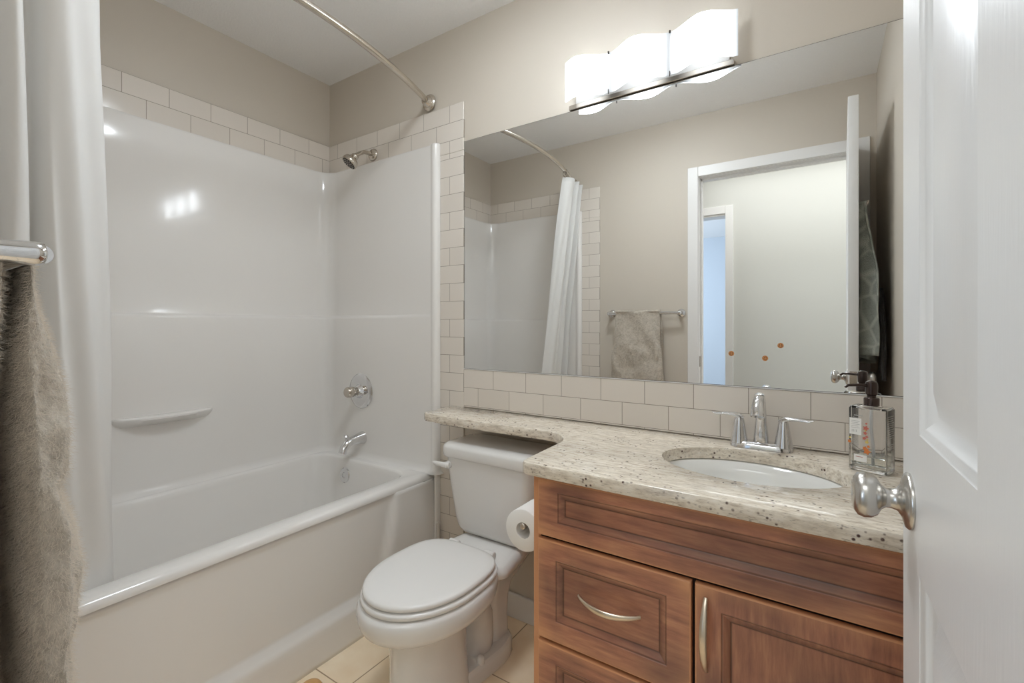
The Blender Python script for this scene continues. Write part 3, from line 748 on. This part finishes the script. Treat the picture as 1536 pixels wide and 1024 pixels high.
MB().tube([(FX, FY+.004, CZ1+.010), (FX, FY+.003, CZ1+.04), (FX, FY+.002, CZ1+.08), (FX, FY-.003, CZ1+.115), (FX, FY-.016, CZ1+.142), (FX, FY-.038, CZ1+.150), (FX, FY-.060, CZ1+.140), (FX, FY-.076, CZ1+.120), (FX, FY-.084, CZ1+.102)],
          [(.021, .021), (.018, .018), (.0145, .0145), (.0135, .013), (.013, .0125), (.013, .012), (.014, .0125), (.017, .013), (.019, .013)], 28, flat=(1, 0, 0)).build('spout', 'chrome', fa, smooth=60)

# ---- soap bottle
sb = thing('soap_dispenser', 'square clear glass soap bottle with dark bronze pump beside the sink', 'soap dispenser', (2.296, -.157, CZ1))
ang = atan2(-.025, .061)
def bl(u, v, z):   # u along label face, v depth away from camera; origin at left near corner A
    ux, uy = cos(ang), sin(ang); vx, vy = -uy, ux
    return (2.249 + u*ux + v*vx, -.164 + u*uy + v*vy, z)
BW, BD, BH = .075, .058, .154
def bring(o_, z, r): return [bl(x, y, z) for x, y, _ in rrect(o_, BW-o_, o_, BD-o_, r, 0, 5)]
z0 = CZ1+.0003
outer = [bring(.004, z0, .006), bring(.0, z0+.003, .006), bring(0, z0+BH-.006, .006), bring(.003, z0+BH-.001, .006), bring(.012, z0+BH, .008)]
inner = [bring(.012, z0+BH-.0025, .008), bring(.0035, z0+BH-.006, .005), bring(.0035, z0+.012, .005), bring(.008, z0+.009, .005)]
cc = bl(BW/2, BD/2, 0)
def nk(r, z, n=24): return [(cc[0]+r*cos(2*pi*k/n), cc[1]+r*sin(2*pi*k/n), z) for k in range(n)]
MB().loft(outer + inner, True, True).build('bottle', 'glass', sb, smooth=50)
MB().loft([bring(.0036, z0+.0092, .005), bring(.0036, z0+.036, .005)], True, True).build('liquid', 'soap', sb, smooth=50)
C3 = Vector((cc[0], cc[1], 0))
MB().lathe([(.014, z0+BH+.0004), (.0155, z0+BH+.001), (.0155, z0+BH+.018), (.014, z0+BH+.020), (.009, z0+BH+.021), (.009, z0+BH+.026)], C3, (0, 0, 1)).build('collar', 'bronze', sb)
MB().lathe([(.009, z0+BH+.025), (.012, z0+BH+.028), (.0125, z0+BH+.050), (.011, z0+BH+.057), (.006, z0+BH+.060), (0, z0+BH+.061)], C3, (0, 0, 1)).build('pump_head', 'bronze', sb)
ph = z0+BH+.048
MB().tube([(cc[0], cc[1], ph), (cc[0]-.030, cc[1]-.012, ph+.001), (cc[0]-.046, cc[1]-.019, ph), (cc[0]-.052, cc[1]-.021, ph-.005)], [.0042, .0036, .0032, .0026], 12).build('nozzle', 'bronze', sb)
MB().tube([(cc[0], cc[1], z0+BH-.004), (cc[0]-.001, cc[1], z0+.10), (cc[0]+.004, cc[1]+.002, z0+.05), (cc[0]+.006, cc[1]+.003, z0+.014)], .0032, 10).build('dip_tube', 'tube', sb)
# printed marks on the label face (v<0) and the right face
def pr(b, u0, u1, za, zb, d=.0004):
    b.add([bl(u0, -d, z0+za), bl(u1, -d, z0+za), bl(u1, -d, z0+zb), bl(u0, -d, z0+zb)], [(0, 1, 2, 3)])
def pr2(b, v0, v1, za, zb, d=.0004):
    b.add([bl(BW+d, v0, z0+za), bl(BW+d, v1, z0+za), bl(BW+d, v1, z0+zb), bl(BW+d, v0, z0+zb)], [(0, 1, 2, 3)])
b = MB(); pr(b, .003, .027, .086, .125); b.build('label', 'label', sb, smooth=0)
b = MB(); pr(b, .012, .038, .024, .040); b.build('label', 'label', sb, smooth=0)
b = MB()
pr(b, .012, .030, .131, .133); pr(b, .010, .027, .1265, .1275)
for k in range(5): pr(b, .006, .024-.003*(k % 2), .118-.004*k, .1188-.004*k, .0008)
for k in range(4): pr(b, .008+.003*k, .009+.003*k, .092, .098, .0008)
for k in range(3): pr(b, .012, .022, .070-.004*k, .071-.004*k)
for k in range(3): pr(b, .008, .040, .018-.004*k, .0186-.004*k)
for k in range(16):
    if k not in (11, 12): pr2(b, .006, .046-.004*((k*7) % 3), .134-.005*k, .135-.005*k)
b.build('printed_text', 'print', sb, smooth=0)
b = MB(); pr(b, .016, .030, .034, .0352, .0008); b.build('printed_bar', 'red', sb, smooth=0)
def blob(b, u, z, r, d=.0006, petals=5):
    pts = [bl(u + r*cos(t)*(1+.25*cos(petals*t)), -d, z0+z + r*sin(t)*(1+.25*cos(petals*t))) for t in [2*pi*k/30 for k in range(30)]]
    b.add(pts, [tuple(range(30))])
for mname, pts_ in (('orange', ((.034, .050, .0060), (.030, .057, .004), (.037, .062, .003), (.003, .068, .0035))), ('pink', ((.032, .104, .0050), (.031, .092, .0035), (.029, .080, .0035), (.034, .084, .0028), (.033, .115, .0022))), ('leaf', ((.034, .072, .0035), (.035, .078, .002), (.031, .098, .0018), (.004, .077, .0022)))):
    for u, z, r in pts_:
        b = MB(); blob(b, u + (.004 if u > .02 else 0), z, r)
        b.build('flower_print', mname, sb, smooth=0)

# ---- mirror
mi = thing('wall_mirror', 'large frameless rectangular mirror above the tile backsplash', 'mirror', (1.68, -.003, .97))
MX0, MX1, MZ0, MZ1 = TILE_R+.0015, W-.003, .9705, 1.936
MB().box(MX0, MX1, -.0045, -.0005, MZ0, MZ1).build('glass_edge', 'mirroredge', mi, smooth=0)
MB().add([(MX0+.0012, -.0049, MZ0+.0012), (MX1-.0012, -.0049, MZ0+.0012), (MX1-.0012, -.0049, MZ1-.0012), (MX0+.0012, -.0049, MZ1-.0012)], [(0, 1, 2, 3)]).build('mirror_glass', 'mirror', mi, smooth=0)
structure(MB().box(TILE_R, W, -.0095, 0, .9682, .9704).build('trim_9', 'white', smooth=0), 'thin white caulk line under the mirror')
for k, (x, z, rot, lab) in enumerate(((1.969, 1.068, .1, 'leftmost of the three round orange smiley stickers on the mirror'), (2.059, 1.057, 1.3, 'lowest and middle one of the three round orange smiley stickers on the mirror'), (2.098, 1.095, 0, 'highest and rightmost of the three round orange smiley stickers on the mirror'))):
    t = thing('round_sticker', lab, 'sticker', (x, -.005, z), 'round stickers on the mirror')
    MB().lathe([(.0078, 0), (.0078, .0006), (0, .0007)], (x, -.005, z), (0, -1, 0), 24).build('disc', 'stkr', t)
    b = MB()
    cr, sr = cos(rot), sin(rot)
    def P2(a, c): return (x + a*cr - c*sr, -.0061, z + a*sr + c*cr)
    for ex in (-.0026, .0026):
        b.add([P2(ex+.0011*cos(q), .0018+.0018*sin(q)) for q in [2*pi*j/12 for j in range(12)]], [tuple(range(12))])
    m1 = [P2(.0052*cos(q), .0052*sin(q)) for q in [pi + pi*j/12 for j in range(13)]]; m2 = [P2(.0040*cos(q), .0040*sin(q)) for q in [pi + pi*j/12 for j in range(13)]]
    b.add(m1 + m2, [(j, j+1, 14+j, 13+j) for j in range(12)])
    b.build('smiling_face', 'stkd', t, smooth=0)

# ================================================================== VANITY LAMP
la = thing('vanity_light', 'three-wave white glass vanity lamp lit above the mirror', 'wall lamp', (1.70, 0, 2.01))
def wy(x): return -.040 - .043*(.5 - .5*cos(2*pi*(x-1.593)/.204))
xs = [1.440 + (1.992-1.440)*k/110 for k in range(111)]
GZ0, GZ1, GT = 1.946, 2.082, .004
for a_, b_ in ((0, 111),):
    rings = []
    for x in xs:
        y = wy(x); rings.append([(x, y, GZ0), (x, y, GZ1), (x, y+GT, GZ1), (x, y+GT, GZ0)])
    g_ = MB().loft(rings).build('glass_shade', 'lampglass', la, smooth=50)
    g_.data.materials.append(M['lampback'])     # inner side's emission cut down to keep the wall behind darker
    for f in g_.data.polygons:
        if f.normal.y > .3: f.material_index = 1
MB().box(1.430, 1.978, -.014, -.0005, 1.9375, 1.953).build('bottom_plate', 'nickel', la, bevel=.001)
MB().box(1.455, 1.965, -.010, -.0005, 1.9535, 2.065).build('back_plate', 'white', la, bevel=.002)
for x in (1.593, 1.797):
    MB().tube([(x, -.0445, GZ0-.006), (x, -.0445, GZ0+.010)], .0018, 8).build('glass_pin', 'dark', la)
    MB().tube([(x, -.0425, GZ1-.004), (x, -.0425, GZ1+.003)], .0030, 8).build('glass_pin', 'dark', la)
for x in (1.50, 1.695, 1.90):
    MB().lathe([(.004, -.02), (.009, -.016), (.011, 0), (.009, .016), (.004, .02)], (x, -.035, 2.01), (0, 0, 1), 16).build('bulb', 'bulb', la, smooth=60)

# unseen round lamp on the ceiling, added to brighten and even out the room
LX, LY = 1.42, -.69
cl = thing('added_fill_light', 'added round fill lamp on the ceiling, out of view, brightening the room', 'added fill light', (LX, LY, H))
MB().lathe([(.185, 0), (.185, .018), (.178, .022), (.160, .022)], (LX, LY, H-.0005), (0, 0, -1), 48).build('housing', 'white', cl)
MB().lathe([(.168, .0225), (.168, .036), (.155, .048), (.110, .055), (0, .058)], (LX, LY, H-.0005), (0, 0, -1), 48).build('diffuser', 'fillglow', cl)

# ================================================================== TOWEL BAR + TOWEL (front wall, left of the doorway)
BZ, BY = 1.232, -1.413
tb = thing('towel_bar', 'chrome towel bar on the wall left of the doorway', 'towel bar', (1.24, -L, BZ))
MB().tube([(1.022, BY, BZ), (1.470, BY, BZ)], .0105, 20).build('bar', 'chrome', tb)
for x in (1.022, 1.470):
    s_ = 1 if x > 1.2 else -1
    MB().lathe([(.0, -.004), (.006, -.003), (.0125, .000), (.0135, .008), (.0125, .03), (.012, .05), (.016, .055), (.024, .058), (.026, .0645), (.026, .0665)], (x, BY+.0135-.012, BZ), (0, -1, 0), 24).build('post', 'chrome', tb, smooth=60)
# plush towel draped over the bar: closed thick shell
def towel_profile(t):
    """(y, z) centre line front layer bottom -> over bar -> back layer bottom"""
    pass
NX = 60; vs = []; fs = []
X0, X1 = 1.075, 1.358
# outline (outer) of the cross-section in (y,z): front surface up, over the bar, down the wall side, then inner
def sect(x):
    s_ = (x-X0)/(X1-X0)
    P = []
    zb = .50
    def bul(z): # front layer bulge, grows downwards
        d = (BZ-z)
        return .008 + .034*sm(d/.26) + .009*sm((d-.26)/.28) + .003*sin(9*z + 5*s_) + .005*sin(23*z+9*s_)
    n = 60
    for k in range(n+1):
        z = zb + (BZ+.004-zb)*k/n; P.append((BY+.012+bul(z), z))
    for k in range(1, 10):
        a = pi*k/10; P.append((BY+.002 + (.020+.002)*cos(a), BZ+.006+.014*sin(a)))
    m = 40
    for k in range(m+1):
        z = BZ - (BZ-.56)*k/m; P.append((max(-L+.006, BY-.020-.014*sm((BZ-z)/.3)), z))
    for k in range(m+1):
        z = .56 + (BZ-.012-.56)*k/m; P.append((BY-.0125-.010*sm((BZ-z)/.2)*(1), z))
    for k in range(1, 5):
        a = pi - pi*k/5; P.append((BY + .0122*cos(a), BZ + .0112*sin(a)))
    for k in range(n+1):
        z = BZ-.002 - (BZ-.002-zb)*k/n; P.append((BY+.0122-.010*sm((BZ-z-.02)/.10) + .012*sm((BZ-z-.25)/.4), z))
    return P
rings = []
for i in range(NX+1):
    x = X0 + (X1-X0)*i/NX; P = sect(x)
    # pinch towards the side ends so folds look rolled
    e = min(i, NX-i)/NX*(X1-X0)
    sh_ = 1 - .55*exp(-(e/.008)**1.0) if True else 1
    cy = [p[0] for p in P]
    ring = []
    nF = 61
    for k, (y, z) in enumerate(P):
        if k < nF:
            yin = BY+.0122-.010*sm((BZ-z-.02)/.10) + .012*sm((BZ-z-.25)/.4)
            mid = (y+yin)/2; y2 = mid + (y-mid)*sh_
            ring.append((x, y2, z))
        elif k >= len(P)-nF:
            kk = len(P)-1-k; yo = P[kk][0]
            mid = (y+yo)/2; ring.append((x, mid + (y-mid)*sh_, z))
        else: ring.append((x, y, z))
    rings.append(ring)
b = MB(); b.loft(rings)
tw = b.build('bath_towel', 'towel', smooth=180)
bm = bmesh.new(); bm.from_mesh(tw.data)
caps = [f for f in bm.faces if len(f.verts) > 10]
res = bmesh.ops.triangulate(bm, faces=caps, quad_method='BEAUTY', ngon_method='BEAUTY')
for _ in range(2):
    long_ = [e for f in bm.faces if abs(f.normal.x) > .9 for e in f.edges if e.calc_length() > .008]
    bmesh.ops.subdivide_edges(bm, edges=list(set(long_)), cuts=1, use_grid_fill=False)
bmesh.ops.triangulate(bm, faces=[f for f in bm.faces if len(f.verts) > 4])
# side bulges outward: rolled folded edge, wider towards the bottom, with creases
for v in bm.verts:
    x, y, z = v.co
    if x > X1-.0005 or x < X0+.0005:
        s_ = 1 if x > X1-.0005 else -1
        wide = .004 + .014*sm((BZ-z)/.4)
        v.co.x += s_*wide*(.5+.5*sin(y*70+z*12)) * sm((BZ+.01-z)/.05)
    if z < BZ-.03 and y > BY+.002:
        nn = noise.noise(Vector((x*9, y*14, z*9)))
        v.co.y += (.014*nn + .007*noise.noise(Vector((x*26, y*30, z*22))))*sm((BZ-z)/.25)*(1 if y > BY+.02 else .3)
        v.co.x += (.014*noise.noise(Vector((x*10+7, y*26, z*9))) + .008*noise.noise(Vector((x*10+3, y*60, z*24))))*sm((BZ-z)/.2)
    v.co.z += .0
bm.normal_update(); bm.to_mesh(tw.data); bm.free(); tw.data.shade_smooth()
q = tw.modifiers.new('sub', 'SUBSURF'); q.levels = q.render_levels = 1; q.subdivision_type = 'SIMPLE'
tx = bpy.data.textures.new('plush', 'CLOUDS'); tx.noise_scale = .008; tx.noise_depth = 2
dd = tw.modifiers.new('plush', 'DISPLACE'); dd.texture = tx; dd.texture_coords = 'GLOBAL'; dd.strength = .004; dd.mid_level = .5
tw.data.materials.append(M['towelpile'])
pm = tw.modifiers.new('pile', 'PARTICLE_SYSTEM'); ps = tw.particle_systems[0].settings
ps.type = 'HAIR'; ps.count = 140000; ps.hair_length = .0026; ps.hair_step = 3; ps.display_step = 2; ps.render_step = 3
ps.emit_from = 'FACE'; ps.use_emit_random = True; ps.material = 2
ps.brownian_factor = .0009; ps.normal_factor = .0013; ps.object_align_factor = (0, 0, -.0008); ps.factor_random = .0012
ps.root_radius = .35; ps.tip_radius = .08; ps.radius_scale = .0010; ps.use_close_tip = True
tag(tw, 'plush taupe bath towel draped over the chrome towel bar by the doorway', 'towel')

# ================================================================== BATHROOM DOOR (open)
DW, DT, DH = .712, .035, 2.062
door = structure(thing('door_1', 'white six-panel bathroom door standing open along the right wall', 'door', (0, 0, 0)))
del door['category']
PZ = ((.22, .865), (1.022, 1.62), (1.73, 1.945))
PXs = ((.100, .306), (.406, .612))
panels = [(x0, x1, z0, z1) for x0, x1 in PXs for z0, z1 in PZ]
DP = [(.002, .0015), (.008, .003), (.010, .0048), (.019, .0105), (.022, .0115), (.026, .0115), (.050, .0036), (.053, .0024)]
db = panel_slab(DW, DH, DT, panels, DP, both=True, edge=.002)
# local: x from leading edge, y into the thickness; map local x -> along door, -y face -> towards -X (visible face)
lead = Vector((2.2835, -.7705, .008)); hinge = Vector((2.303, -L+.004, .008))
dv = (hinge-lead); dv.z = 0; dv.normalize(); nv = Vector((-dv.y, dv.x, 0))   # dv = (0,-1)-> nv = (1,0)
def D(x, y, z): p = lead + dv*x + nv*y; return (p.x, p.y, lead.z+z)
db.v = [D(*p) for p in db.v]
slab = db.build('door_panel', 'doorwhite', door, smooth=28); weld(slab); slab.data.shade_smooth(); slab.data.set_sharp_from_angle(angle=radians(30))
KX, KZ = .050, .933
kprof = [(.033, 0), (.0335, .003), (.031, .007), (.020, .011), (.0135, .016), (.0115, .024), (.0115, .030), (.015, .036), (.0225, .041), (.0265, .049), (.0275, .058), (.0255, .066), (.020, .071), (.012, .0735), (0, .0742)]
for s_, y in ((-1, 0), (1, DT)):
    k2 = [(r, t*.78) for r, t in kprof]
    MB().lathe(k2, D(KX, y, KZ), nv*s_, 40).build('door_handle', 'satin', door, smooth=60)
MB().add([D(-.0006, DT/2-.012, KZ-.028), D(-.0006, DT/2+.012, KZ-.028), D(-.0006, DT/2+.012, KZ+.028), D(-.0006, DT/2-.012, KZ+.028)], [(0, 1, 2, 3)]).build('latch_plate', 'nickel', door, smooth=0)
for z in (.25, 1.05, 1.85):
    MB().lathe([(.006, 0), (.006, .09)], (OX1-.0005+.004, -L+.008, z), (0, 0, 1), 12).build('hinge', 'nickel', door)
# robe hook + towels behind the door
hk = thing('robe_hook', 'small nickel robe hook on the back of the open door', 'hook', D(.17, DT, 1.66))
MB().tube([D(.17, DT-.001, 1.655), D(.17, DT+.022, 1.652), D(.17, DT+.034, 1.66), D(.17, DT+.036, 1.672)], [.006, .005, .0045, .005], 12).build('prong', 'nickel', hk)
def hang_towel(name, m, label, x0, x1, z0, z1, y0, depth, seed, pinch=.25):
    NXx, NZz = 34, 60; vs = []; fs = []
    for j in range(NZz+1):
        t = j/NZz; z = z1 - (z1-z0)*t
        spread = pinch + (1-pinch)*sm(t*1.5)
        for i in range(NXx+1):
            s_ = i/NXx
            xc = .17 + ((x0+(x1-x0)*s_) - .17)*spread
            y = y0 + depth*(.5+.5*sin(s_*pi*4.5+seed+t*1.4))*(.35+.65*sm(t*1.8)) + .006*noise.noise(Vector((s_*5, t*6, seed)))
            zz = z - .05*s_*t*(1 if seed < 2 else -1) + .01*sin(s_*9+seed)*t
            vs.append(D(xc, DT+y, zz))
    for j in range(NZz):
        for i in range(NXx): a = j*(NXx+1)+i; fs.append((a, a+1, a+NXx+2, a+NXx+1))
    o = MB().add(vs, fs).build(name, m, smooth=180)
    so = o.modifiers.new('solid', 'SOLIDIFY'); so.thickness = .005
    return tag(o, label, 'towel')
hang_towel('hanging_towel', 'towel2', 'grey-green patterned towel hanging behind the open door, seen in the mirror', .03, .33, 1.02, 1.665, .008, .058, 0.4)
hang_towel('hanging_towel', 'towel3', 'dark charcoal towel hanging behind the grey-green one, seen in the mirror', .06, .26, .92, 1.30, .078, .016, 2.5)
